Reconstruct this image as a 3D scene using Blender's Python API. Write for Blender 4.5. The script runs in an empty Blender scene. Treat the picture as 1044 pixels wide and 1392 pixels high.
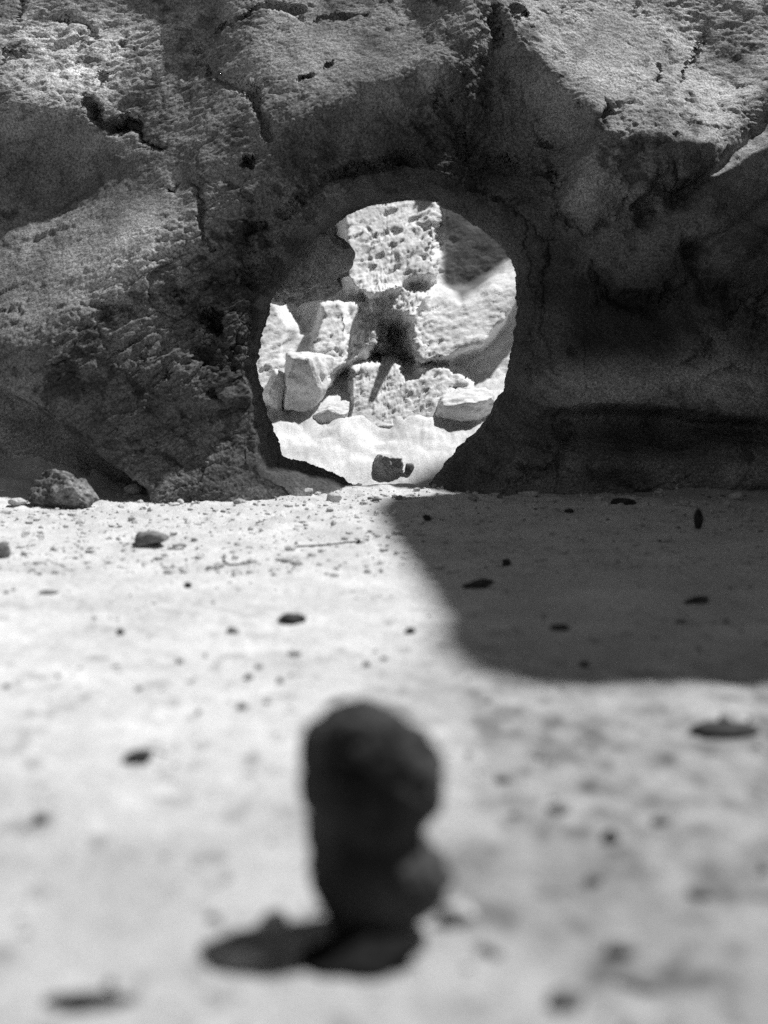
import bpy, math, random
import numpy as np

rnd = random.Random(7)
sc = bpy.context.scene
# ------------------------------------------------------------------ camera
CAM = np.array((0.0, 0.0, 0.40))
K = 1912.0                      # focal length in photo pixels (photo 1044 x 1392)
TH = math.atan(246.0 / K)
FW = np.array((0, math.cos(TH), -math.sin(TH)))
UP = np.array((0, math.sin(TH), math.cos(TH)))
cd = bpy.data.cameras.new("camera")
cam = bpy.data.objects.new("camera", cd)
sc.collection.objects.link(cam)
cam.location = CAM
cam.rotation_euler = (math.pi / 2 - TH, 0, 0)
cd.sensor_fit = 'VERTICAL'
cd.sensor_height = 24.0
cd.lens = 24.0 * K / 1392.0
cd.clip_start = 0.02
cd.clip_end = 400.0
cd.dof.use_dof = True
cd.dof.focus_distance = 3.85
cd.dof.aperture_fstop = 1.75
sc.camera = cam

# ------------------------------------------------------------------ light
SUN_EL, SUN_AZ = math.radians(61), math.radians(28)     # azimuth measured from +X towards +Y
SUN = np.array((math.cos(SUN_EL) * math.cos(SUN_AZ), math.cos(SUN_EL) * math.sin(SUN_AZ), math.sin(SUN_EL)))
world = bpy.data.worlds.new("World")
sc.world = world
world.use_nodes = True
wn = world.node_tree
wn.nodes.clear()
sky = wn.nodes.new("ShaderNodeTexSky")
sky.sky_type = 'NISHITA'
sky.sun_disc = False
sky.sun_elevation = SUN_EL
sky.sun_rotation = math.pi / 2 - SUN_AZ
bw = wn.nodes.new("ShaderNodeRGBToBW")                  # black-and-white photograph
bg = wn.nodes.new("ShaderNodeBackground")
bg.inputs["Strength"].default_value = 0.05
wo = wn.nodes.new("ShaderNodeOutputWorld")
wn.links.new(sky.outputs[0], bw.inputs[0])
wn.links.new(bw.outputs[0], bg.inputs["Color"])
wn.links.new(bg.outputs[0], wo.inputs["Surface"])
sl = bpy.data.lights.new("sun", 'SUN')
sl.energy = 5.0
sl.angle = math.radians(1.5)
sl.color = (1, 1, 1)
so = bpy.data.objects.new("sun", sl)
sc.collection.objects.link(so)
so.location = (4, 1, 6)
so.rotation_euler = (math.pi / 2 - SUN_EL, 0, SUN_AZ + math.pi / 2)
sc.view_settings.view_transform = 'Standard'
sc.view_settings.look = 'None'
sc.view_settings.gamma = 1
sc.view_settings.use_curve_mapping = False
sc.view_settings.exposure = 0.35
sc.render.film_transparent = False
sc.cycles.use_denoising = False        # keep the grain of the photograph

# ------------------------------------------------------------------ maths helpers
def ray(u, v):
    a = (np.asarray(u, float) - 522.0) / K
    b = (696.0 - np.asarray(v, float)) / K
    return np.stack([a, FW[1] + b * UP[1], FW[2] + b * UP[2]], -1)

def on_lean(u, v, y0, lean):
    """point of the plane y = y0 + lean * z"""
    d = ray(u, v)
    t = (y0 + lean * CAM[2]) / (d[..., 1] - lean * d[..., 2])
    return CAM + d * np.asarray(t)[..., None]

def at_y(u, v, y):
    return on_lean(u, v, y, 0.0)

def project(p):
    r = p - CAM
    dep = r @ FW
    return 522 + K * r[..., 0] / dep, 696 - K * (r @ UP) / dep

def sstep(a, b, x):
    t = np.clip((x - a) / (b - a), 0, 1)
    return t * t * (3 - 2 * t)

def _hash(ix, iy, iz, s):
    h = (ix * 374761393 + iy * 668265263 + iz * 1274126177 + s * 1442695041) & 0xFFFFFFFF
    h = ((h ^ (h >> 13)) * 1274126177) & 0xFFFFFFFF
    h = ((h ^ (h >> 16)) * 2246822519) & 0xFFFFFFFF
    return (h ^ (h >> 15)) & 0xFFFFFF

def vnoise(p, seed=0):
    """smooth value noise in -1..1 for points (...,3)"""
    sh = p.shape[:-1]
    p = p.reshape(-1, 3)
    f = np.floor(p).astype(np.int64)
    w = p - f
    w = w * w * w * (w * (w * 6 - 15) + 10)
    r = np.zeros(len(p))
    for dx in (0, 1):
        wx = w[:, 0] if dx else 1 - w[:, 0]
        for dy in (0, 1):
            wy = w[:, 1] if dy else 1 - w[:, 1]
            for dz in (0, 1):
                wz = w[:, 2] if dz else 1 - w[:, 2]
                r += wx * wy * wz * _hash(f[:, 0] + dx, f[:, 1] + dy, f[:, 2] + dz, seed)
    return (r / 0x7FFFFF - 1).reshape(sh)

def fbm(p, octv=4, seed=0, gain=0.5, ridged=False):
    r = 0.0
    a = 1.0
    tot = 0.0
    for o in range(octv):
        n = vnoise(p * (2.03 ** o) + 17.3 * o, seed + o)
        if ridged:
            n = 1 - 2 * np.abs(n)
        r = r + a * n
        tot += a
        a *= gain
    return r / tot

def worley(p, seed=0):
    """distance to the nearest and second feature point"""
    sh = p.shape[:-1]
    p = p.reshape(-1, 3)
    f = np.floor(p).astype(np.int64)
    d1 = np.full(len(p), 9.0)
    d2 = np.full(len(p), 9.0)
    for dx in (-1, 0, 1):
        for dy in (-1, 0, 1):
            for dz in (-1, 0, 1):
                c = f + (dx, dy, dz)
                q = np.stack([_hash(c[:, 0], c[:, 1], c[:, 2], seed + k) / 0xFFFFFF for k in (11, 23, 37)], -1)
                d = np.sqrt((((c + q) - p) ** 2).sum(-1))
                n1 = np.minimum(d1, d)
                d2 = np.minimum(np.maximum(d1, d), d2)
                d1 = n1
    return d1.reshape(sh), d2.reshape(sh)

def facets_of(p, seed=0):
    """height of a surface broken into tilted flat faces, and the distance to the nearest break"""
    sh = p.shape[:-1]
    p = p.reshape(-1, 3)
    f = np.floor(p).astype(np.int64)
    d1 = np.full(len(p), 9.0)
    d2 = np.full(len(p), 9.0)
    h = np.zeros(len(p))
    for dx in (-1, 0, 1):
        for dy in (-1, 0, 1):
            for dz in (-1, 0, 1):
                c = f + (dx, dy, dz)
                hs = [_hash(c[:, 0], c[:, 1], c[:, 2], seed + k) / 0xFFFFFF for k in (11, 23, 37, 41, 53, 67, 79)]
                o = p - (c + np.stack(hs[:3], -1))
                d = np.sqrt((o ** 2).sum(-1))
                m = d < d1
                d2 = np.where(m, d1, np.minimum(d2, d))
                d1 = np.where(m, d, d1)
                h = np.where(m, o[:, 0] * (hs[3] - 0.5) + o[:, 1] * (hs[4] - 0.5) + o[:, 2] * (hs[5] - 0.5) + 0.45 * (hs[6] - 0.5), h)
    return h.reshape(sh), (d2 - d1).reshape(sh)

def poly_dist(u, v, pts):
    """distance to an open polyline and the side of it (positive = right of its direction in the picture)"""
    best = np.full(u.shape, 1e9)
    side = np.zeros(u.shape)
    for (x0, y0), (x1, y1) in zip(pts[:-1], pts[1:]):
        dx, dy = x1 - x0, y1 - y0
        L2 = dx * dx + dy * dy
        t = np.clip(((u - x0) * dx + (v - y0) * dy) / L2, 0, 1)
        ex, ey = u - (x0 + t * dx), v - (y0 + t * dy)
        d = np.hypot(ex, ey)
        m = d < best
        best = np.where(m, d, best)
        side = np.where(m, np.sign(dx * ey - dy * ex), side)
    return best, side

def blob(u, v, cu, cv, ru, rv, ang=0.0):
    c, s = math.cos(math.radians(ang)), math.sin(math.radians(ang))
    a = ((u - cu) * c + (v - cv) * s) / ru
    b = (-(u - cu) * s + (v - cv) * c) / rv
    return np.exp(-(a * a + b * b))

def inside_poly(u, v, pts):
    """signed distance (positive inside) to a closed polygon"""
    d, _ = poly_dist(u, v, list(pts) + [pts[0]])
    ins = np.zeros(u.shape, bool)
    n = len(pts)
    for i in range(n):
        x0, y0 = pts[i]
        x1, y1 = pts[(i + 1) % n]
        if y0 == y1:
            continue
        cond = ((y0 > v) != (y1 > v)) & (u < (x1 - x0) * (v - y0) / (y1 - y0) + x0)
        ins ^= cond
    return np.where(ins, d, -d)

def grid_normals(P, per_i=False, per_j=False):
    def diff(A, ax, per):
        if per:
            return np.roll(A, -1, ax) - np.roll(A, 1, ax)
        return np.gradient(A, axis=ax)
    n = np.cross(diff(P, 0, per_i), diff(P, 1, per_j))
    return n / np.maximum(np.linalg.norm(n, axis=-1, keepdims=True), 1e-12)

def mesh_from(name, verts, quads=None, tris=None, smooth=True, attrs=None):
    me = bpy.data.meshes.new(name)
    F = quads if quads is not None else tris
    k = F.shape[1]
    me.vertices.add(len(verts))
    me.vertices.foreach_set("co", np.ascontiguousarray(verts, np.float32).ravel())
    me.loops.add(F.size)
    me.loops.foreach_set("vertex_index", np.ascontiguousarray(F, np.int32).ravel())
    me.polygons.add(len(F))
    me.polygons.foreach_set("loop_start", np.arange(0, F.size, k, dtype=np.int32))
    me.polygons.foreach_set("use_smooth", np.full(len(F), smooth, bool))
    me.update(calc_edges=True)
    for an, av in (attrs or {}).items():
        a = me.attributes.new(an, 'FLOAT', 'POINT')
        a.data.foreach_set("value", np.ascontiguousarray(av, np.float32).ravel())
    return me

def grid_quads(ni, nj, per_i=False, per_j=False):
    i = np.arange(ni if per_i else ni - 1)
    j = np.arange(nj if per_j else nj - 1)
    I, J = np.meshgrid(i, j, indexing='ij')
    I2, J2 = (I + 1) % ni, (J + 1) % nj
    return np.stack([I * nj + J, I2 * nj + J, I2 * nj + J2, I * nj + J2], -1).reshape(-1, 4)

def link(name, me, mat, parent=None, label=None, cat=None, group=None, kind=None, loc=None):
    o = bpy.data.objects.new(name, me)
    sc.collection.objects.link(o)
    if me is not None:
        me.materials.clear()
        me.materials.append(mat)
    if parent is not None:
        o.parent = parent
    if loc is not None:
        o.location = loc
    for k, x in (("label", label), ("category", cat), ("group", group), ("kind", kind)):
        if x:
            o[k] = x
    return o

# ------------------------------------------------------------------ materials
def material(name, dark, light, scale=6.0, fine=260.0, fine_amt=0.35, bump=0.5, bdist=0.004, rough=0.92, tone=False, spec=0.2):
    m = bpy.data.materials.new(name)
    m.use_nodes = True
    nt = m.node_tree
    b = nt.nodes["Principled BSDF"]
    b.inputs["Roughness"].default_value = rough
    b.inputs["Specular IOR Level"].default_value = spec
    N = lambda t: nt.nodes.new(t)
    geo = N("ShaderNodeNewGeometry")
    tc = N("ShaderNodeTexCoord")
    pos = tc.outputs["Object"]
    n1 = N("ShaderNodeTexNoise")
    n1.inputs["Scale"].default_value = scale
    n1.inputs["Detail"].default_value = 9
    n1.inputs["Roughness"].default_value = 0.62
    nt.links.new(pos, n1.inputs["Vector"])
    n2 = N("ShaderNodeTexNoise")
    n2.inputs["Scale"].default_value = fine
    n2.inputs["Detail"].default_value = 3
    n2.inputs["Roughness"].default_value = 0.7
    nt.links.new(pos, n2.inputs["Vector"])
    r1 = N("ShaderNodeMapRange")
    r1.inputs["From Min"].default_value = 0.33
    r1.inputs["From Max"].default_value = 0.67
    nt.links.new(n1.outputs[0], r1.inputs["Value"])
    mix = N("ShaderNodeMix")
    mix.data_type = 'FLOAT'
    mix.inputs[2].default_value = dark
    mix.inputs[3].default_value = light
    nt.links.new(r1.outputs[0], mix.inputs[0])
    r2 = N("ShaderNodeMapRange")
    r2.inputs["From Min"].default_value = 0.32
    r2.inputs["From Max"].default_value = 0.68
    r2.inputs["To Min"].default_value = 1 - fine_amt
    r2.inputs["To Max"].default_value = 1 + fine_amt
    nt.links.new(n2.outputs[0], r2.inputs["Value"])
    mul = N("ShaderNodeMath")
    mul.operation = 'MULTIPLY'
    nt.links.new(mix.outputs[0], mul.inputs[0])
    nt.links.new(r2.outputs[0], mul.inputs[1])
    col = mul.outputs[0]
    if tone:
        at = N("ShaderNodeAttribute")
        at.attribute_name = "tone"
        m2 = N("ShaderNodeMath")
        m2.operation = 'MULTIPLY'
        nt.links.new(col, m2.inputs[0])
        nt.links.new(at.outputs["Fac"], m2.inputs[1])
        col = m2.outputs[0]
    cmb = N("ShaderNodeCombineColor")
    for i in range(3):
        nt.links.new(col, cmb.inputs[i])
    nt.links.new(cmb.outputs[0], b.inputs["Base Color"])
    n3 = N("ShaderNodeTexNoise")
    n3.inputs["Scale"].default_value = fine * 0.45
    n3.inputs["Detail"].default_value = 6
    n3.inputs["Roughness"].default_value = 0.65
    nt.links.new(pos, n3.inputs["Vector"])
    bp = N("ShaderNodeBump")
    bp.inputs["Strength"].default_value = bump
    bp.inputs["Distance"].default_value = bdist
    nt.links.new(n3.outputs[0], bp.inputs["Height"])
    nt.links.new(bp.outputs[0], b.inputs["Normal"])
    return m

M_WALL = material("wall_rock", 0.10, 0.26, scale=5, fine=190, fine_amt=0.7, bump=0.85, bdist=0.007, tone=True)
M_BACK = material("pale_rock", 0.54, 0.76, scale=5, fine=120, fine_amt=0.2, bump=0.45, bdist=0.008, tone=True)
M_SAND = material("sand", 0.38, 0.52, scale=7, fine=420, fine_amt=0.5, bump=0.5, bdist=0.003, tone=True)
M_DARK = material("dark_stone", 0.014, 0.045, scale=14, fine=200, fine_amt=0.3, bump=0.5, bdist=0.002, rough=0.85)
M_TALL = material("blotched_dark_stone", 0.002, 0.07, scale=11, fine=200, fine_amt=0.3, bump=0.5, bdist=0.002, rough=0.8)
M_GREY = material("grey_stone", 0.08, 0.2, scale=14, fine=200, fine_amt=0.3, bump=0.5, bdist=0.002)
M_BLACK = material("shadow_stone", 0.004, 0.016, scale=16, fine=200, fine_amt=0.3, bump=0.4, bdist=0.002, rough=0.9, spec=0.1)
M_BUN = material("pitted_stone", 0.03, 0.24, scale=22, fine=170, fine_amt=0.5, bump=0.6, bdist=0.003)
M_PALE = material("pale_stone", 0.35, 0.5, scale=14, fine=200, fine_amt=0.3, bump=0.5, bdist=0.002)
M_SIDE = material("boulder_rock", 0.2, 0.4, scale=4, fine=150, fine_amt=0.3, bump=0.6, bdist=0.006)

# ------------------------------------------------------------------ ground
def ground_z(x, y):
    p = np.stack([x, y, np.zeros_like(x)], -1)
    near = np.exp(-((x / 2.2) ** 2 + ((y - 2.2) / 3.0) ** 2))
    z = 0.007 * fbm(p * 2.3, 3, 41) * near
    z = z + 0.0035 * fbm(p * np.array((9, 14, 1)), 4, 51) * near
    far = sstep(2.3, 3.3, y) * (1 - sstep(4.2, 5.0, y))
    lump = np.maximum(fbm(p * np.array((22, 26, 1)), 3, 61), -0.1)
    z = z + (0.004 + 0.009 * far) * lump * near
    z = z + 0.0022 * fbm(p * 75, 2, 71) * near
    # sand bank against the foot of the wall, left
    z = z + 0.20 * sstep(3.18, 3.85, y + 0.10 * vnoise(p * 3, 5)) * sstep(-0.58, -0.85, x)
    # sand bank rising behind the hole
    z = z + 0.010 * np.exp(-((y - 3.52) / 0.06) ** 2 - (x / 0.4) ** 4) - 0.06 * sstep(3.60, 3.76, y) * sstep(4.14, 3.99, y) * np.exp(-(x / 0.6) ** 4) + 0.31 * sstep(3.95, 4.88, y) + 0.035 * sstep(3.85, 4.3, y) * fbm(p * np.array((9, 15, 1)), 4, 91, 0.6) * sstep(6.5, 5.0, y)
    # drift under the right foot of the wall
    z = z + 0.05 * sstep(3.25, 3.6, y) * sstep(0.62, 0.85, x)
    return z

def ground_at(u, v, skip=0.0):
    """first point of the sand along the ray through photo pixel (u, v), beyond y = skip"""
    d = ray(u, v)
    t = np.linspace(0.4, 6.5, 6000)
    p = CAM + d * t[:, None]
    below = (p[:, 2] <= ground_z(p[:, 0], p[:, 1])) & (p[:, 1] > skip)
    return p[int(np.argmax(below))]

def build_ground():
    ys = np.concatenate([np.array([-60, -30, -12, -5, -2, -0.8, -0.2, 0.15, 0.4]), np.geomspace(0.6, 4.0, 560), np.linspace(4.02, 5.8, 100), np.array([6.2, 7.5, 10, 16, 30, 60, 120])])
    xs = np.concatenate([np.array([-80, -40, -18, -8, -4.5, -3, -2.2, -1.7]), np.linspace(-1.3, 1.3, 560), np.array([1.7, 2.2, 3, 4.5, 8, 18, 40, 80])])
    Y, X = np.meshgrid(ys, xs, indexing='ij')
    Z = ground_z(X, Y)
    p = np.stack([X, Y, Z * 0], -1)
    u, v = project(np.stack([X, Y, np.zeros_like(X)], -1)[:, :, :])
    # damp, coarser sand on the right of the near ground
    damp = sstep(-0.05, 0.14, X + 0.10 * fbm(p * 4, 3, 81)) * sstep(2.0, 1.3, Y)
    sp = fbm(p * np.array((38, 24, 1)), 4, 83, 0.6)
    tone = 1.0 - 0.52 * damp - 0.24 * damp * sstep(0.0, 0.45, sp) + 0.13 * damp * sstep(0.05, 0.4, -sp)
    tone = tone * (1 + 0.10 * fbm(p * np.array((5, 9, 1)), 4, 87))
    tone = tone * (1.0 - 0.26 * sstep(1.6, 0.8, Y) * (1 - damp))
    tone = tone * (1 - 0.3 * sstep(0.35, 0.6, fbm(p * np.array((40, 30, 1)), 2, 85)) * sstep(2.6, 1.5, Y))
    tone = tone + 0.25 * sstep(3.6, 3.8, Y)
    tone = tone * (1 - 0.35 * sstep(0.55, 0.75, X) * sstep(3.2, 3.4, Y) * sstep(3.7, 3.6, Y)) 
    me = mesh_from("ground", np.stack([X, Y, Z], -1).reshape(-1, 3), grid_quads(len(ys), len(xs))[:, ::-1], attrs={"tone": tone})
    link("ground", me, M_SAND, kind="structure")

build_ground()

# ------------------------------------------------------------------ the wall with the hole
LEAN = 0.30
Y0 = 3.5
HC = (525.0, 470.0)
INNER = [(594, 272), (560, 274), (500, 282), (472, 290), (440, 312), (405, 350), (366, 408), (353, 457), (347, 496), (355, 546), (368, 588), (384, 620),
         (433, 633), (464, 648), (499, 672), (529, 700), (564, 694), (583, 658), (610, 626), (636, 595), (667, 557), (686, 530), (694, 496),
         (702, 442), (700, 373), (690, 339), (660, 312), (625, 291)]
FRONT = [(348, 430), (358, 380), (385, 325), (430, 275), (495, 240), (560, 226), (625, 238), (690, 262), (745, 308), (780, 380), (790, 450), (778, 520),
         (748, 585), (695, 640), (640, 700), (560, 720), (480, 700), (410, 670), (365, 630), (346, 560), (340, 500)]

def radius_fn(pts, th):
    p = np.array(pts, float) - HC
    a = np.arctan2(-p[:, 1], p[:, 0])
    r = np.hypot(p[:, 0], p[:, 1])
    # polygon radius: densify the edges first
    A, R = [], []
    for i in range(len(p)):
        q0, q1 = p[i], p[(i + 1) % len(p)]
        for t in np.linspace(0, 1, 24, endpoint=False):
            q = q0 * (1 - t) + q1 * t
            A.append(math.atan2(-q[1], q[0]))
            R.append(math.hypot(*q))
    A, R = np.array(A), np.array(R)
    o = np.argsort(A)
    A, R = A[o], R[o]
    return np.interp(th, A, R, period=2 * math.pi)

SHADE = [(385, 215), (440, 168), (520, 132), (575, 112), (625, 62), (668, 12), (700, 55), (745, 105), (800, 160), (850, 212), (880, 246), (925, 262),
         (950, 300), (985, 330), (1060, 350), (1300, 420), (1300, 800), (560, 800), (340, 700), (330, 560), (325, 420), (345, 300)]

def wall_relief(u, v):
    """(offset towards the camera in metres, roughness 0..1, tone) of the wall's front at picture-plane coordinates"""
    D = np.zeros(u.shape)
    # --- hollow round the hole: everything outside it stands proud, the edge of the hollow overhangs
    q = np.stack([u, v, 0 * u], -1) / 60.0
    wob = 9 * fbm(q, 3, 3)
    sd = inside_poly(u + wob, v + 9 * fbm(q + 40, 3, 4), SHADE)
    right = sstep(480, 760, u)
    D += (0.08 + 0.09 * right) * sstep(62, -14, sd)
    D -= 0.00075 * np.clip(sd - 50, 0, 150) * sstep(470, 560, u)
    D += 0.075 * sstep(620, 300, np.hypot(u - HC[0], v - HC[1]))
    D -= 0.05 * blob(u, v, 660, 195, 90, 45, 20)
    # upper right slab lies back
    D += -0.37 * sstep(440, -40, v) * sstep(580, 780, u) - 0.10 * sstep(420, 250, v) * sstep(860, 1000, u)
    D += -0.16 * sstep(620, 160, v) * sstep(430, 240, u)
    D += 0.05 * blob(u, v, 760, 60, 110, 120, 35)
    # top left brow lies back, bright
    D += -0.15 * sstep(170, -50, v) * sstep(420, 120, u)
    D += -0.16 * sstep(190, -60, v) * sstep(300, 420, u) * sstep(660, 560, u)
    # left: smooth slab falling from upper right to lower left
    D += 0.09 * blob(u, v, 235, 345, 150, 75, -38)
    D += -0.07 * blob(u, v, 85, 250, 120, 55, -48)
    D += 0.05 * blob(u, v, 40, 140, 120, 50, 15)
    D += 0.04 * blob(u, v, 300, 210, 70, 60)
    D += 0.05 * blob(u, v, 30, 460, 140, 55, 12)
    # step above the undercut at lower left
    d, s = poly_dist(u, v, [(-300, 430), (0, 512), (60, 548), (120, 590), (165, 622), (215, 655), (260, 760)])
    D += 0.15 * sstep(15, -10, d * s) - 0.08 - 0.05 * np.exp(-((d * s - 22) / 16) ** 2) * sstep(90, 160, u)
    # foot of the left pillar
    d, s = poly_dist(u, v, [(190, 575), (240, 552), (290, 545), (350, 540)])
    D += -0.035 * sstep(-8, 10, d * s) * sstep(120, 40, d) * sstep(150, 200, u) * sstep(372, 340, u)
    # right: lumps in the hollow
    D += 0.09 * np.exp(-(((u - 800) / 38) ** 2 + ((v - 248) / 52) ** 2) ** 1.5)
    D += 0.065 * np.exp(-(((u - 866) / 58) ** 2 + ((v - 348) / 50) ** 2) ** 1.4)
    D += 0.06 * blob(u, v, 1000, 330, 75, 45, 20)
    D += 0.02 * blob(u, v, 810, 520, 70, 40, -10)
    # ledge at the right, hollow below it, rounded strip on the ground
    d, s = poly_dist(u, v, [(715, 560), (760, 553), (860, 556), (960, 566), (1060, 574), (1500, 580)])
    lg = sstep(700, 775, u)
    D += (0.16 * sstep(14, -12, d * s) * sstep(150, 0, d * (s < 0)) - 0.02) * lg
    D += 0.09 * blob(u, v, 830, 622, 105, 26, 0)
    D += 0.15 * blob(u, v, 1010, 640, 95, 46, 0)
    # diagonal ribs at the far right
    for (pts, w, a) in (([(1100, 120), (1035, 185), (975, 235), (905, 275)], 12, -0.055), ([(1100, 60), (1030, 130), (950, 205), (880, 232)], 22, 0.03),
                        ([(1100, 230), (1020, 290), (965, 325), (930, 345)], 9, -0.04)):
        d, s = poly_dist(u, v, pts)
        D += a * np.exp(-(d / w) ** 2)
    # cracks and slots
    wu, wv = u + 13 * fbm(q * 3.2, 5, 31, 0.7), v + 13 * fbm(q * 3.2, 5, 32, 0.7)
    thick = 0.55 + 0.6 * sstep(-0.45, 0.5, vnoise(q * 2.2 + 3, 33))
    for (pts, w, a) in (([(122, 140), (132, 165), (150, 178), (180, 168), (196, 192), (222, 206)], 8, 0.10),
                        ([(300, 42), (345, 18), (372, 14), (410, 22)], 5, 0.04), ([(430, 32), (500, 27)], 4, 0.02),
                        ([(268, 85), (300, 115), (345, 132), (368, 175), (372, 200)], 5, 0.035),
                        ([(815, 165), (825, 146)], 6, 0.05), ([(900, 100), (908, 78)], 4, 0.03), ([(0, 62), (22, 66)], 6, 0.04),
                        ([(60, 12), (110, 20), (118, 34)], 5, 0.04), ([(8, -20), (10, 18)], 5, 0.04), ([(0, 250), (18, 232)], 5, 0.03),
                        ([(960, 300), (972, 282)], 6, 0.04), ([(940, 95), (970, 60), (985, 20)], 4, 0.02),
                        ([(280, 260), (288, 320), (300, 342)], 5, 0.03), ([(150, 415), (185, 420), (215, 428)], 5, 0.025),
                        ([(300, 525), (322, 545)], 4, 0.03), ([(0, 420), (40, 428)], 4, 0.02), ([(345, 330), (352, 380)], 9, 0.04),
                        ([(120, 485), (90, 500)], 4, 0.02), ([(915, 490), (950, 484), (965, 470)], 6, 0.03),
                        ([(1044, 395), (1005, 410), (985, 430)], 7, 0.03), ([(700, 20), (712, 28)], 6, 0.04), ([(665, 35), (680, 70)], 5, 0.03),
                        ([(395, 300), (430, 265), (490, 235), (560, 222)], 8, 0.035), ([(320, 470), (330, 500)], 5, 0.02),
                        ([(755, 225), (762, 290), (798, 318), (842, 290), (850, 250)], 10, 0.04), ([(803, 355), (828, 402), (880, 414), (928, 384)], 13, 0.045),
                        ([(745, 330), (738, 430), (750, 520)], 7, 0.04), ([(712, 300), (728, 400), (722, 520)], 6, 0.025), ([(925, 262), (885, 262), (862, 296)], 24, 0.08),
                        ([(930, 345), (955, 400), (1060, 432)], 16, 0.04), ([(940, 520), (985, 500), (1060, 520)], 8, 0.03), ([(770, 600), (740, 630), (690, 655)], 12, 0.05),
                        ([(640, 250), (700, 285), (745, 330)], 6, 0.025), ([(600, 150), (640, 215), (690, 225)], 14, 0.05)):
        d, s = poly_dist(wu, wv, pts)
        D -= (a if a > 0.05 else 0.7 * a) * thick * np.exp(-(d / (0.85 * w * thick)) ** 2)
    for (cu, cv, r, a) in ((265, 65, 5, 0.03), (347, 228, 8, 0.05), (244, 265, 7, 0.04), (255, 258, 5, 0.03), (303, 441, 12, 0.07), (355, 315, 14, 0.05),
                           (420, 120, 5, 0.03), (450, 103, 4, 0.03), (248, 502, 7, 0.03), (770, 480, 8, 0.03), (215, 488, 5, 0.02), (290, 480, 15, 0.03),
                           (155, 55, 5, 0.03), (135, 98, 6, 0.03), (745, 190, 6, 0.03), (785, 150, 5, 0.02), (655, 90, 6, 0.03), (625, 115, 5, 0.03)):
        D -= a * np.exp(-(((np.maximum(np.abs(wu - cu), np.abs(wv - cv)) if r == 12 else np.hypot(wu - cu, (wv - cv) * 1.3)) / r) ** 4))
    # --- where the rock is broken and where it is worn smooth
    R = 0.36 + 0.3 * fbm(q * 0.55 + 30, 3, 97)
    R += 0.6 * blob(u, v, 70, 70, 100, 70) + 0.45 * blob(u, v, 870, 200, 150, 100) + 0.5 * blob(u, v, 330, 330, 110, 120)
    R += 0.5 * blob(u, v, 640, 130, 80, 90) + 0.5 * blob(u, v, 180, 460, 200, 70) + 0.5 * blob(u, v, 270, 600, 90, 50)
    R -= 0.5 * blob(u, v, 190, 310, 150, 60, -38) + 0.45 * blob(u, v, 820, 90, 35, 100, 10) + 0.3 * blob(u, v, 470, 100, 120, 60)
    R -= 0.4 * blob(u, v, 60, 610, 90, 50) + 0.35 * blob(u, v, 830, 380, 200, 130) + 0.3 * blob(u, v, 830, 622, 120, 40)
    R -= 0.7 * blob(u, v, 410, 640, 110, 40)
    R = np.clip(R, 0.06, 1.3)
    # --- rock tone: own variation plus painted light, lit slabs paler, shaded hollow darker
    T = 1.0 + 0.0 * u
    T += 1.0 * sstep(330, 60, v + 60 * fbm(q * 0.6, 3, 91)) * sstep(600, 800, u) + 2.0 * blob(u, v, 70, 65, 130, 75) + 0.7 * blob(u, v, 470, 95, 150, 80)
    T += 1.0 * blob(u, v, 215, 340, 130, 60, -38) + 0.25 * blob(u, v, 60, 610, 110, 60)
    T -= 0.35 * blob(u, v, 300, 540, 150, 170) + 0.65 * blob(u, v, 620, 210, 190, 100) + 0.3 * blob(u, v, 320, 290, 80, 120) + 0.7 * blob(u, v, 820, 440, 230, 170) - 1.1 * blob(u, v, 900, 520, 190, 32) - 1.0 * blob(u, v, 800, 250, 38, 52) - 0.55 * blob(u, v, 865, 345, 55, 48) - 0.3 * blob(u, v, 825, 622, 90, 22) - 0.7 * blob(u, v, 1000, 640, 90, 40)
    T += 0.25 * fbm(q * 0.5 + 5, 3, 95)
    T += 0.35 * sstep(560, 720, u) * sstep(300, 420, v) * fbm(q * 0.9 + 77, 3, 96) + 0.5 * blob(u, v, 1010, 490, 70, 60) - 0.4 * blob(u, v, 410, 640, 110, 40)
    # dark lichen and damp stains where the rock is broken
    st = fbm(np.stack([u * 0.8 + v * 0.6, (v * 0.8 - u * 0.6) * 1.6, 0 * u], -1) / 26.0, 4, 98, 0.65)
    st2 = fbm(q * 0.8 + 60, 3, 99)
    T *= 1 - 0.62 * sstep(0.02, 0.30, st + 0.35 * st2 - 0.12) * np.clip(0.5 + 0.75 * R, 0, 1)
    T *= 1 - 0.30 * blob(u, v, 320, 400, 60, 180) - 0.35 * blob(u, v, 100, 520, 150, 70)  # two regions darker: left of the hole and lower left
    return D, R, np.clip(T, 0.2, 2.8)

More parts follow.
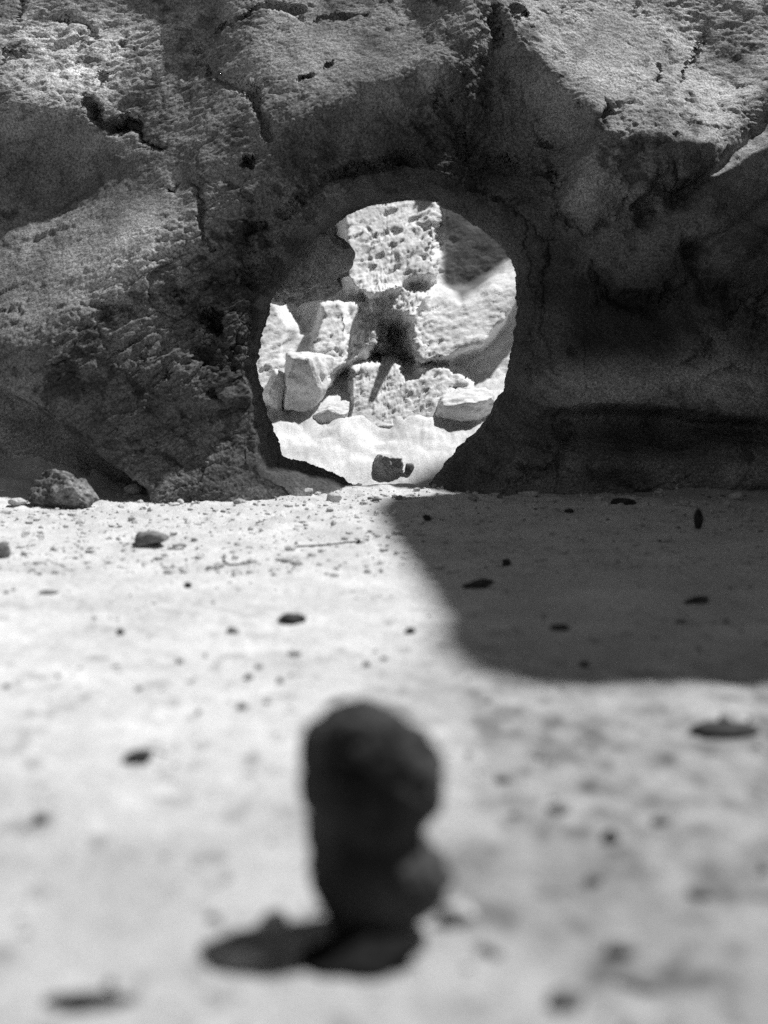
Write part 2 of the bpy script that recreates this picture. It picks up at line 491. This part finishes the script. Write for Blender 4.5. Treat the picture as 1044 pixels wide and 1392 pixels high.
def rock_noise(P, rough, broken=1.0):
    """fractured, gritty rock relief for points P, in metres"""
    c, q = math.cos(0.6), math.sin(0.6)
    G = np.stack([(P[..., 0] * c + P[..., 2] * q) * 0.7, P[..., 1], (-P[..., 0] * q + P[..., 2] * c) * 1.8], -1)
    n = 0.015 * fbm(P * 6.0, 3, 101)
    warp = G + 0.022 * np.stack([fbm(P * 18, 3, 111), fbm(P * 18, 3, 112), fbm(P * 18, 3, 113)], -1)
    n = n + rough * 0.010 * fbm(warp * 15, 4, 121, 0.62)
    h, e = facets_of(warp * 13 + 3, 171)
    n = n + broken * rough * (0.016 * h - 0.006 * sstep(0.10, 0.0, e) * sstep(-0.2, 0.4, vnoise(P * 8, 175)))
    h, e = facets_of(warp * 38 + 5, 181)
    n = n + broken * rough * (0.0085 * h - 0.0022 * sstep(0.10, 0.0, e))
    cr = 1 - np.abs(fbm(warp * 9, 2, 131)) * 2
    n = n - rough * 0.009 * sstep(0.80, 0.99, cr) * sstep(0.0, 0.4, vnoise(P * 11, 135))
    cav = fbm(warp * 24, 3, 141)
    n = n - rough * 0.020 * sstep(0.32, 0.56, cav) * sstep(-0.1, 0.4, vnoise(P * 7, 145))
    n = n + (0.10 + 0.8 * rough) * 0.0052 * fbm(G * 50, 3, 151, 0.8)
    n = n + (0.25 + 0.5 * rough) * 0.0030 * vnoise(P * 120, 161)
    return n

def build_wall():
    NT = 1500
    th = np.linspace(-math.pi, math.pi, NT, endpoint=False)
    ri = radius_fn(INNER, th)
    rf = radius_fn(FRONT, th)
    ker = np.hanning(15)
    ker /= ker.sum()
    pad = lambda r: np.convolve(np.concatenate([r[-7:], r, r[:7]]), ker, 'valid')
    ri, rf = pad(ri), pad(rf)
    cn = np.stack([np.cos(th), np.sin(th), 0 * th], -1)
    ri = ri + 2.0 * fbm(cn * 9, 3, 501)
    rf = rf + 13 * fbm(cn * 4, 4, 505, 0.65)
    ri = np.minimum(ri, rf - 4)
    box = (-420.0, 1460.0, -88.0, 800.0)
    c, s = np.cos(th), -np.sin(th)
    with np.errstate(divide='ignore', invalid='ignore'):
        tx = np.where(c > 0, (box[1] - HC[0]) / c, (box[0] - HC[0]) / c)
        ty = np.where(s > 0, (box[3] - HC[1]) / s, (box[2] - HC[1]) / s)
    ro = np.minimum(np.abs(tx), np.abs(ty))
    rows = []       # (radius, depth, front weight)
    NF = 430
    f = np.linspace(1, 0, NF) ** 1.25
    for k in range(NF):
        rows.append((rf + (ro - rf) * f[k], 0.0 * th, 1.0))
    NI = 60
    for k in range(1, NI + 1):          # throat of the hole
        t = k / NI
        r = rf + (ri - rf) * math.sin(t * math.pi / 2) ** 0.9
        rows.append((r, 0.10 * t * t * 0.55 + 0.10 * t * 0.45 + 0 * th, 1 - t))
    NB = 24
    rb = ri * 1.25 + 20
    for k in range(1, NB + 1):
        t = k / NB
        rows.append((ri + (rb - ri) * t ** 2, 0.10 + 0.06 * t ** 0.7 + 0 * th, 0.0))
    NO = 40
    for k in range(1, NO + 1):
        t = (k / NO) ** 1.3
        rows.append((rb + (ro - rb) * t, 0.16 + 0 * th + 0.16 * t, 0.0))
    Rr = np.array([r[0] for r in rows])
    Dp = np.array([r[1] for r in rows])
    W = np.array([np.full(NT, r[2]) for r in rows])
    u = HC[0] + Rr * c
    v = HC[1] + Rr * s
    d = ray(u, v)
    t = (Y0 + Dp + LEAN * CAM[2]) / (d[..., 1] - LEAN * d[..., 2])
    P = CAM + d * t[..., None]
    D, R, T = wall_relief(u, v)
    back = np.clip((np.arange(len(rows)) - (NF + NI + NB)) / NO, 0, 1)[:, None] ** 0.5
    P[..., 1] -= D * np.maximum(W, back)
    nrm = grid_normals(P, False, True)
    # orientation: front must face the camera (-y)
    if nrm[100, :, 1].mean() > 0:
        nrm = -nrm
        flip = True
    else:
        flip = False
    rough = R * W + 0.55 * (1 - W)
    tw = np.array([np.full(NT, 1.0)] * len(rows))
    throat = sstep(0.0, 1.0, 1 - np.abs(W - 0.45) / 0.55) * (W < 1)
    rough = rough * (1 - 0.55 * throat)
    P = P + nrm * rock_noise(P, rough)[..., None]
    tone = T * W + 0.36 * (1 - W)  # throat darkened in colour to deepen its shade
    Q = grid_quads(len(rows), NT, True, True)
    # test winding
    a, b_, c_ = P.reshape(-1, 3)[Q[NT * 100, 0]], P.reshape(-1, 3)[Q[NT * 100, 1]], P.reshape(-1, 3)[Q[NT * 100, 2]]
    if np.cross(b_ - a, c_ - a)[1] > 0:
        Q = Q[:, ::-1]
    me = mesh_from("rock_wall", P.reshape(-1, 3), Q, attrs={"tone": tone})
    return link("rock_wall", me, M_WALL, label="craggy sandstone wall pierced by a large round hole at sand level", cat="rock wall")

WALL = build_wall()

# ------------------------------------------------------------------ loose rocks
import bmesh
def ico(sub):
    bm = bmesh.new()
    bmesh.ops.create_icosphere(bm, subdivisions=sub, radius=1.0)
    V = np.array([x.co[:] for x in bm.verts])
    F = np.array([[q.index for q in f.verts] for f in bm.faces])
    bm.free()
    return V, F
ICO = {k: ico(k) for k in (1, 2, 3, 4, 5, 6)}

def vnormals(V, F):
    n = np.cross(V[F[:, 1]] - V[F[:, 0]], V[F[:, 2]] - V[F[:, 0]])
    N = np.zeros_like(V)
    for k in range(3):
        np.add.at(N, F[:, k], n)
    return N / np.maximum(np.linalg.norm(N, axis=1, keepdims=True), 1e-12)

def rock_shape(size, seed, sub=4, lump=0.18, crag=0.05, box=0.0, facets=0):
    V, F = ICO[sub]
    V = V.copy()
    if box > 0:                                    # towards a rounded block
        m = np.abs(V).max(1, keepdims=True)
        V = V * (1 - box) + (V / m) * box * 0.85
    rs = np.random.RandomState(seed)
    for _ in range(facets):                        # break off flat faces
        n = rs.normal(size=3)
        n /= np.linalg.norm(n)
        h = rs.uniform(0.55, 0.85)
        ex = np.maximum(V @ n - h, 0)
        V = V - ex[:, None] * n * 0.85
    V = V * (1 + lump * fbm(V * 1.3 + seed * 3.1, 3, seed))[:, None]
    V = V * np.array(size)
    if crag > 0:
        s = float(np.mean(size))
        n = vnormals(V, F)
        q = V / s
        h = crag * s * (1.0 * fbm(q * 2.6 + seed, 4, seed + 9, 0.6) + 0.5 * fbm(q * 9 + seed, 2, seed + 3))
        h = h - crag * s * 0.9 * sstep(0.2, 0.5, fbm(q * 3.7 + seed, 2, seed + 5))
        V = V + n * h[:, None]
    return V, F

def rock(name, loc, size, seed, mat, label, cat, rot=(0, 0, 0), group=None, tone=1.0, **kw):
    V, F = rock_shape(size, seed, **kw)
    me = mesh_from(name, V, tris=F, attrs={"tone": np.full(len(V), tone)})
    o = link(name, me, mat, label=label, cat=cat, group=group, loc=loc)
    o.rotation_euler = rot
    return o

# wedge in the upper left of the hole: a part of the wall
V, F = rock_shape((0.13, 0.10, 0.145), 5, sub=5, lump=0.3, crag=0.12, box=0.4, facets=12)
w = link("rock_wedge", mesh_from("rock_wedge", V, tris=F, attrs={"tone": np.full(len(V), 1.5)}), M_WALL, parent=WALL, loc=tuple(at_y(412, 362, 3.88)))
w.rotation_euler = (0.2, 0.3, 0.4)

# ------------------------------------------------------------------ tall rock beside the view: throws the shadow on the sand
def build_side_rock():
    NZ, NA = 150, 320
    z = np.linspace(-0.1, 1.0, NZ)
    a = np.linspace(-math.pi, math.pi, NA, endpoint=False)
    Z, A = np.meshgrid(z, a, indexing='ij')
    ca, sa = np.cos(A), np.sin(A)
    ex = 0.12
    X = np.sign(ca) * np.abs(ca) ** ex
    Yy = np.sign(sa) * np.abs(sa) ** ex
    shrink = np.clip(1 - np.clip((Z - 0.98) / 0.02, 0, 1) ** 2.5, 0.0, 1) ** 0.5
    H = 2.42
    zz = Z * (H - 0.26 * (1 - Yy) / 2)
    ynear = 1.585 + SUN[1] / SUN[2] * zz
    xin = 1.13
    e1 = 2.93 + 0.06 * (zz - 1.0)
    yfar = (e1 + math.sin(SUN_AZ) * xin) / math.cos(SUN_AZ)
    ym, yh = (ynear + yfar) / 2, (yfar - ynear) / 2
    P = np.stack([xin + 0.5 + 0.50 * X * (0.15 + 0.85 * shrink), ym + yh * Yy * (0.15 + 0.85 * shrink), zz], -1)
    n = grid_normals(P, False, True)
    out = P - np.array((1.66, 2.7, 0.8))
    if (n * out).sum(-1).mean() < 0:
        n = -n
    P = P + n * (0.035 * fbm(P * 3.0, 3, 201) + 0.012 * fbm(P * 13, 3, 205) + rock_noise(P + 9, 0.8 + 0 * Z))[..., None]
    Q = grid_quads(NZ, NA, False, True)
    me = mesh_from("tall_boulder", P.reshape(-1, 3), Q)
    bm = bmesh.new()
    bm.from_mesh(me)
    bmesh.ops.holes_fill(bm, edges=[e for e in bm.edges if e.is_boundary], sides=0)
    bmesh.ops.recalc_face_normals(bm, faces=bm.faces)
    bm.to_mesh(me)
    bm.free()
    link("tall_boulder", me, M_SIDE, label="tall boulder beside the cove that shades the sand in front of the wall", cat="boulder")
build_side_rock()

# ------------------------------------------------------------------ behind the hole
def build_back():
    NX, NZ = 520, 460
    x = np.linspace(-2.0, 2.0, NX)
    x = np.sign(x) * np.abs(x / 2.0) ** 1.6 * 2.0
    z = np.linspace(-0.2, 1.9, NZ)
    Z, X = np.meshgrid(z, x, indexing='ij')
    lean = 0.85
    yb = 4.42
    P = np.stack([X, yb + lean * Z, Z], -1)
    u, v = project(P)
    D = np.zeros_like(u)
    q = np.stack([u, v, 0 * u], -1) / 40.0
    wu, wv = u + 6 * fbm(q, 3, 303), v + 6 * fbm(q + 9, 3, 304)
    # upper panel with a sharp lower edge
    D += 0.16 * sstep(-6, 8, inside_poly(wu, wv, [(440, 100), (604, 100), (598, 300), (590, 380), (560, 386), (520, 408), (484, 402), (470, 380), (462, 300)]))
    # slanting ledge on the right, dark under its lower edge
    sd = inside_poly(wu, wv, [(548, 425), (575, 398), (640, 392), (700, 350), (800, 300), (800, 330), (705, 402), (682, 442), (648, 474), (610, 488), (566, 494), (556, 460)])
    D += 0.20 * sstep(-9, 9, sd) * sstep(380, 470, v + 0.35 * (u - 600) + 40)
    # lower right shelf with a dark underside
    # left slab and broken blocks in the middle
    D += 0.14 * sstep(-7, 7, inside_poly(wu, wv, [(300, 380), (366, 395), (400, 440), (392, 500), (372, 560), (300, 560)]))
    D += 0.15 * sstep(-6, 6, inside_poly(wu, wv, [(436, 414), (470, 408), (508, 414), (515, 440), (500, 484), (474, 498), (440, 520), (428, 470)]))
    D += 0.06 * sstep(-4, 4, inside_poly(wu, wv, [(436, 414), (464, 408), (474, 440), (470, 500), (440, 520), (428, 470)]))
    # crevice
    D += 0.15 * sstep(-6, 6, inside_poly(wu, wv, [(500, 402), (548, 388), (580, 404), (566, 436), (548, 446), (515, 436)]))
    D += 0.17 * sstep(-6, 6, inside_poly(wu, wv, [(476, 500), (520, 488), (560, 494), (612, 496), (640, 520), (640, 580), (470, 580)]))
    D -= 0.17 * blob(wu, wv, 534, 460, 12, 24, 5) + 0.16 * blob(wu, wv, 512, 484, 16, 9) + 0.14 * blob(wu, wv, 550, 490, 8, 18, -25)
    # smooth steep face at the upper right
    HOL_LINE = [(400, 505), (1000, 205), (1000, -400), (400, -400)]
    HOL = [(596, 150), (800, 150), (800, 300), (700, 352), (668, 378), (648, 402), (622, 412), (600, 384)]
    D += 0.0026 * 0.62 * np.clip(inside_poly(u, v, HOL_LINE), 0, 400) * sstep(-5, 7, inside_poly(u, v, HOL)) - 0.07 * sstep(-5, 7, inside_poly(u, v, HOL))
    # dark band at the left
    D -= 0.12 * sstep(-4, 8, inside_poly(wu, wv, [(366, 330), (462, 330), (468, 398), (436, 410), (420, 455), (408, 455), (372, 400)]))
    P[..., 1] -= D
    n = grid_normals(P)
    if n[..., 1].mean() > 0:
        n = -n
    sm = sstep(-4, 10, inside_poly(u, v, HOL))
    P = P + n * (0.85 * rock_noise(P * 1.15 + 3, (0.5 + 1.1 * blob(u, v, 582, 335, 18, 50) + 1.2 * blob(u, v, 530, 450, 45, 60) + 0.5 * sstep(0.0, 0.4, fbm(P * 4, 2, 311))) * (1 - 0.85 * sm), 0.75))[..., None]
    me = mesh_from("cliff", P.reshape(-1, 3), grid_quads(NZ, NX), attrs={"tone": 1.0 - 0.8 * sm})  # steep face darkened in colour to stand for a shadow
    # thickness: a back shell so that it is no sheet
    bm = bmesh.new()
    bm.from_mesh(me)
    be = [e for e in bm.edges if e.is_boundary]
    ret = bmesh.ops.extrude_edge_only(bm, edges=be)
    vs = [g for g in ret["geom"] if isinstance(g, bmesh.types.BMVert)]
    for q_ in vs:
        q_.co.y += 0.9
    bmesh.ops.holes_fill(bm, edges=[e for e in bm.edges if e.is_boundary], sides=0)
    bmesh.ops.recalc_face_normals(bm, faces=bm.faces)
    for f in bm.faces:
        f.smooth = True
    bm.to_mesh(me)
    bm.free()
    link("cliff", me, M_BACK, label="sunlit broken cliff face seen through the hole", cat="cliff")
build_back()

def back_rock(u, v, y, w, h, dep, seed, label, rot=(0, 0, 0), mat=None, tone=1.0, name="boulder", **kw):
    s = y / K
    p = at_y(u, v, y)
    a = dict(sub=5, lump=0.15, crag=0.05, box=0.3, facets=5)
    a.update(kw)
    return rock(name, tuple(p), (w * s / 2, dep, h * s / 2), seed, mat or M_BACK, label, "boulder", rot=rot, tone=tone, group="pale rocks behind the hole", **a)

def back_on(u, v, w, h, dep, seed, label, **kw):
    """a rock whose foot stands on the sand bank behind the hole at (u, v)"""
    g = ground_at(u, v, 3.9)
    return back_rock(u, v - h * 0.42, g[1] + dep * 0.6, w, h, dep, seed, label, **kw)
back_on(632, 573, 92, 46, 0.07, 29, "low pale rock with a dark front under the slanting ledge", rot=(0.4, -0.1, 0.1), box=0.6, facets=4)
back_on(420, 556, 80, 88, 0.08, 23, "stump shaped rock with a bright flat top and dark front", rot=(0.12, 0.1, 0.2), box=0.75, lump=0.1)
back_on(450, 572, 62, 24, 0.05, 25, "small curved rock at the foot of the stump shaped rock", rot=(0.2, -0.35, 0), facets=7)
back_on(372, 562, 42, 66, 0.06, 27, "narrow pale rock beside the stump shaped rock, against the rim", rot=(0.2, 0.3, 0), facets=8)
p = (0.008, 4.06, float(ground_z(np.array([0.008]), np.array([4.06]))[0]))
rock("stone_block", (p[0], p[1] + 0.03, p[2] + 0.03), (0.052, 0.04, 0.04), 31, M_PALE, "squared grey block on bright sand just beyond the hole", "stone", rot=(0.05, 0.03, 0.15), sub=5, lump=0.1, crag=0.09, box=0.8, facets=3)

# ------------------------------------------------------------------ foreground standing stone
def build_standing():
    # outline (v, left u, right u) of the stone in the photograph
    prof = [(952, 478, 505), (960, 455, 535), (975, 428, 558), (1000, 409, 586), (1040, 399, 604), (1080, 403, 606), (1105, 408, 600), (1130, 413, 578),
            (1160, 416, 608), (1195, 421, 626), (1222, 430, 612), (1248, 441, 574), (1275, 447, 566), (1310, 440, 580)]
    base = ground_at(512, 1285)
    y = base[1] + 0.02
    s = y / K
    vs = np.array([p[0] for p in prof], float)
    z = at_y(np.full(len(vs), 512.0), vs, y)[:, 2]
    cx = at_y((np.array([p[1] for p in prof]) + np.array([p[2] for p in prof])) / 2.0, vs, y)[:, 0]
    rx = np.array([(p[2] - p[1]) / 2 for p in prof]) * s * 0.985
    NZ, NA = 150, 180
    zz = np.linspace(z[-1], z[0], NZ)
    o = np.argsort(z)
    C = np.interp(zz, z[o], cx[o])
    Rx = np.interp(zz, z[o], rx[o])
    k = np.hanning(9)
    k /= k.sum()
    sm = lambda a: np.convolve(np.pad(a, 4, mode='edge'), k, 'valid')
    C, Rx = sm(C), sm(Rx)
    Rx[-1] = 0.001
    a = np.linspace(-math.pi, math.pi, NA, endpoint=False)
    P = np.zeros((NZ, NA, 3))
    P[..., 0] = C[:, None] + Rx[:, None] * np.cos(a)
    P[..., 1] = y + 0.85 * Rx[:, None] * np.sin(a)
    P[..., 2] = zz[:, None]
    n = grid_normals(P, False, True)
    if (n * (P - np.array((C.mean(), y, zz.mean())))).sum(-1).mean() < 0:
        n = -n
    h = 0.004 * fbm(P * 20, 2, 401)
    w1, w2 = worley(P * 34, 411)
    h = h + 0.003 * (sstep(0.0, 0.35, w2 - w1) - 0.7)
    h = h + 0.0025 * fbm(P * 150, 3, 421)
    P = P + n * h[..., None]
    P -= np.array((C[0], y, base[2]))
    me = mesh_from("standing_stone", P.reshape(-1, 3), grid_quads(NZ, NA, False, True))
    bm = bmesh.new()
    bm.from_mesh(me)
    bmesh.ops.holes_fill(bm, edges=[e for e in bm.edges if e.is_boundary], sides=0)
    bmesh.ops.recalc_face_normals(bm, faces=bm.faces)
    bm.to_mesh(me)
    bm.free()
    link("standing_stone", me, M_TALL, label="large dark stone balanced upright on the sand in the foreground", cat="stone", loc=(C[0], y, base[2]))
build_standing()

# ------------------------------------------------------------------ stones lying on the sand
def lay(u, v, w, h, label=None, mat=M_DARK, seed=None, rot=0.0, group=None, name="pebble", bury=0.25, deep=None, skip=0.0, **kw):
    """a stone w x h photo pixels, foot of its front at (u, v)"""
    p = ground_at(u, v, skip)
    s = (p[1]) / K
    rx = w * s / 2
    rz = max(h * s / 2, 0.0015) * 1.15
    ry = (deep * s / 2) if deep else rx * 0.75
    seed = seed if seed is not None else int(u * 7 + v * 13) % 9973
    a = dict(sub=4 if w > 25 else 3, lump=0.22, crag=0.06, facets=4)
    a.update(kw)
    return rock(name, (p[0], p[1] + ry * 0.5, p[2] + rz * (1 - 2 * bury)), (rx, ry, rz), seed, mat, label, "stone" if name == "stone" else "pebble", rot=(0, rot, rnd.uniform(-0.4, 0.4)), group=group or ("stones and pebbles lying on the sand"), **a)

lay(486, 1322, 195, 50, "flat black stone added as the shadow under the tall standing stone", M_BLACK, seed=78, bury=0.3, deep=110, rot=-0.22, name="stone", sub=5, lump=0.3, crag=0.06, facets=6)  # black shape added where only the standing stone's shadow falls
lay(84, 690, 100, 46, "pitted boulder shaped like a bun at the foot of the wall on the left", M_BUN, bury=0.1, rot=-0.12, name="stone", sub=6, lump=0.3, crag=0.085, box=0.15, facets=6).rotation_euler.x = 0.45
lay(557, 645, 15, 17, "dark crumb of stone against the squared block beyond the hole", M_GREY, bury=0.15, facets=9, box=0.5, skip=3.9)
lay(181, 672, 28, 14, "small pale stone beside the pitted bun shaped boulder", M_PALE, bury=0.15)
lay(205, 742, 50, 20, "flat topped pale stone with a dark front, alone on bright sand", M_GREY, bury=0.15, box=0.6)
lay(243, 745, 22, 7, "sliver of stone lying at the end of the flat topped stone", M_GREY)
lay(2, 758, 26, 24, "pale stone cut by the left edge of the picture", M_GREY, bury=0.2)
lay(22, 688, 26, 12, "pale chip left of the pitted bun shaped boulder", M_PALE, bury=0.2)
lay(395, 846, 42, 14, "black lens shaped pebble alone on bright sand in front of the hole", M_DARK)
lay(163, 863, 12, 10, "small round black pebble on bright sand at the left", M_DARK)
lay(255, 799, 12, 9, "tiny dark pebble in the middle of the bright sand", M_DARK)
lay(557, 862, 18, 10, "dark pebble just outside the edge of the big shadow", M_DARK, rot=-0.3)
lay(498, 906, 12, 8, "black dot of a pebble nearest above the standing stone", M_DARK)
lay(522, 898, 9, 6, "smaller black pebble above and beside the standing stone's top", M_DARK)
lay(337, 924, 15, 9, "upper dark pebble of three left of the standing stone's top", M_DARK)
lay(328, 964, 17, 7, "lower dark pebble of three left of the standing stone's top", M_DARK)
lay(381, 929, 10, 10, "greyish pebble of three left of the standing stone's top", M_GREY)
lay(186, 1038, 46, 20, "blurred black pebble with a pale tail on the near sand at left", M_DARK, rot=-0.25)
lay(222, 1026, 22, 8, "pale chip touching the blurred black pebble", M_PALE)
lay(652, 799, 44, 14, "black wedge pebble inside the big shadow on the sand", M_DARK, rot=-0.12)
lay(689, 769, 14, 11, "small black pebble above the wedge pebble in the shadow", M_DARK)
lay(580, 708, 14, 10, "black pebble in the shadow just in front of the hole", M_DARK, rot=-0.4)
lay(950, 719, 14, 26, "upright black pebble standing in the shadow on the right", M_DARK, bury=0.1, deep=12)
lay(848, 685, 36, 8, "flat black pebble at the foot of the wall in shadow", M_DARK)
lay(774, 697, 14, 6, "small flat pebble left of the flat black one near the wall", M_DARK)
lay(762, 856, 28, 8, "flat dark pebble in the middle of the big shadow", M_DARK)
lay(795, 907, 16, 10, "dim pebble near the front edge of the big shadow", M_DARK)
lay(950, 820, 40, 7, "long thin pebble in the big shadow at the right", M_DARK, rot=-0.15)
lay(926, 848, 14, 8, "small grey pebble below the long thin one in shadow", M_GREY)
lay(988, 1001, 92, 16, "flat black stone on the lit sand at the right", M_DARK, deep=60, bury=0.2)
lay(1002, 984, 48, 24, "pale lump of stone leaning behind the flat black stone", M_PALE, bury=0.3, deep=40)
lay(832, 1146, 28, 22, "roundest dark pebble on the near sand right of the standing stone", M_DARK)
lay(760, 1106, 32, 16, "dark pebble up and left of the roundest one", M_GREY)
lay(808, 1203, 26, 16, "dark pebble just below the roundest one", M_GREY)
lay(683, 1064, 26, 12, "grey pebble nearest right of the standing stone's head", M_GREY)
lay(660, 1298, 26, 16, "blurred pebble right of the standing stone's foot", M_GREY)
lay(902, 1120, 30, 12, "blurred grey pebble in the damp sand, rightmost of its row", M_GREY)
lay(966, 1220, 56, 18, "wide blurred grey stone in the damp sand at right", M_GREY)
lay(845, 1300, 44, 26, "blurred grey stone low on the damp sand", M_GREY)
lay(770, 1372, 60, 30, "large blurred stone at the bottom edge of the picture", M_GREY)
lay(872, 1345, 66, 20, "flat blurred stone near the bottom right", M_GREY)
lay(1040, 1188, 14, 20, "pebble at the right edge of the picture", M_GREY)
lay(622, 1256, 52, 34, "pale stone resting against the right of the standing stone's foot", M_PALE)
lay(335, 1318, 84, 40, "grey stone lying in front and left of the standing stone", M_GREY, bury=0.15)
lay(372, 1268, 52, 30, "small grey stone behind the one left of the standing stone", M_PALE, bury=0.2)
lay(122, 1370, 130, 22, "long dark stick like stone at the lower left corner", M_DARK, deep=40)
lay(150, 1345, 16, 18, "stub of dark stone on top of the stick like stone", M_DARK)
lay(65, 808, 26, 6, "thin grey flake on bright sand near the left edge", M_GREY)
lay(400, 892, 20, 8, "pale grey flake below the black lens shaped pebble", M_GREY)
lay(317, 861, 18, 10, "grey pebble left of the black lens shaped pebble", M_GREY)
lay(270, 971, 10, 7, "tiny grey pebble on the near sand at left", M_GREY)
lay(488, 739, 9, 7, "dark dot of a pebble at the end of a thin twig", M_DARK)
lay(290, 1252, 20, 14, "faint pebble up and left of the standing stone's foot", M_GREY)
lay(55, 1120, 22, 18, "faint blurred pebble on the near sand at far left", M_GREY)
lay(377, 1300, 22, 12, "pebble in the shadow at the standing stone's foot", M_GREY)

# chips fallen along the foot of the wall
crnd = random.Random(19)
for k in range(26):
    cu = crnd.uniform(140, 545) if k < 16 else crnd.uniform(640, 1030)
    cw = crnd.choice((10, 12, 14, 18, 24))
    lay(cu, crnd.uniform(670, 686), cw, cw * crnd.uniform(0.4, 0.7), "small angular chip of rock fallen in the sun along the foot of the wall" if k < 16 else "small angular chip of rock lying in shadow at the foot of the wall", crnd.choice((M_GREY, M_PALE, M_SIDE)),
        seed=900 + k, name="rock_chip", group="sunlit rock chips at the foot of the wall" if k < 16 else "shaded rock chips at the foot of the wall", bury=0.3, facets=8, box=0.3)

def twig(pts, r, label):
    P = np.array([ground_at(*p) + np.array((0, 0, r * 0.6)) for p in pts])
    n = len(P)
    k = 7
    ang = np.linspace(0, 2 * math.pi, k, endpoint=False)
    T = np.gradient(P, axis=0)
    T /= np.linalg.norm(T, axis=1, keepdims=True)
    S = np.cross(T, (0, 0, 1.0))
    S /= np.linalg.norm(S, axis=1, keepdims=True)
    N = np.cross(S, T)
    rr = r * np.linspace(1, 0.5, n)
    V = P[:, None] + rr[:, None, None] * (np.cos(ang)[None, :, None] * S[:, None] + np.sin(ang)[None, :, None] * N[:, None])
    V = V.reshape(-1, 3)
    o = V.mean(0)
    me = mesh_from("twig", V - o, grid_quads(n, k, False, True))
    link("twig", me, M_DARK, label=label, cat="twig", loc=tuple(o))
twig([(404, 744), (425, 743), (450, 741), (470, 738), (484, 737)], 0.002, "thin straight twig lying on the bright sand")
twig([(305, 756), (304, 764), (312, 769), (326, 768), (334, 764)], 0.0022, "small curled twig like a hook on the bright sand")

# ------------------------------------------------------------------ grit: countless crumbs of sand and tiny stones
def grit(name, n, mat, seed, lo, hi, tone, area):
    rs = np.random.RandomState(seed)
    V0, F0 = ICO[1]
    x = rs.uniform(area[0], area[1], n)
    y = rs.uniform(area[2] ** 0.5, area[3] ** 0.5, n) ** 2
    keep = np.abs(x) < 0.3 * y + 0.1
    x, y = x[keep], y[keep]
    n = len(x)
    r = lo * (hi / lo) ** (rs.uniform(0, 1, n) ** 2.2)
    z = ground_z(x, y)
    sc3 = rs.uniform(0.6, 1.3, (n, 3)) * r[:, None]
    sc3[:, 2] *= 0.7
    jit = 1 + 0.25 * rs.normal(size=(n, len(V0), 1))
    a = rs.uniform(0, 6.28, n)
    V = V0[None] * np.clip(jit, 0.6, 1.5) * sc3[:, None]
    ca, sa = np.cos(a)[:, None], np.sin(a)[:, None]
    V = np.stack([V[..., 0] * ca - V[..., 1] * sa, V[..., 0] * sa + V[..., 1] * ca, V[..., 2]], -1)
    V = V + np.stack([x, y, z + 0.25 * sc3[:, 2]], -1)[:, None]
    F = (F0[None] + (np.arange(n) * len(V0))[:, None, None]).reshape(-1, 3)
    me = mesh_from(name, V.reshape(-1, 3), tris=F, smooth=False, attrs={"tone": np.full(n * len(V0), tone)})
    link(name, me, mat, kind="stuff")
grit("sand_crumbs", 3200, M_SAND, 1, 0.002, 0.011, 1.0, (-1.1, 1.1, 2.3, 3.55))
grit("fine_grit", 1500, M_GREY, 2, 0.0012, 0.005, 1.0, (-1.1, 1.1, 0.75, 3.5))
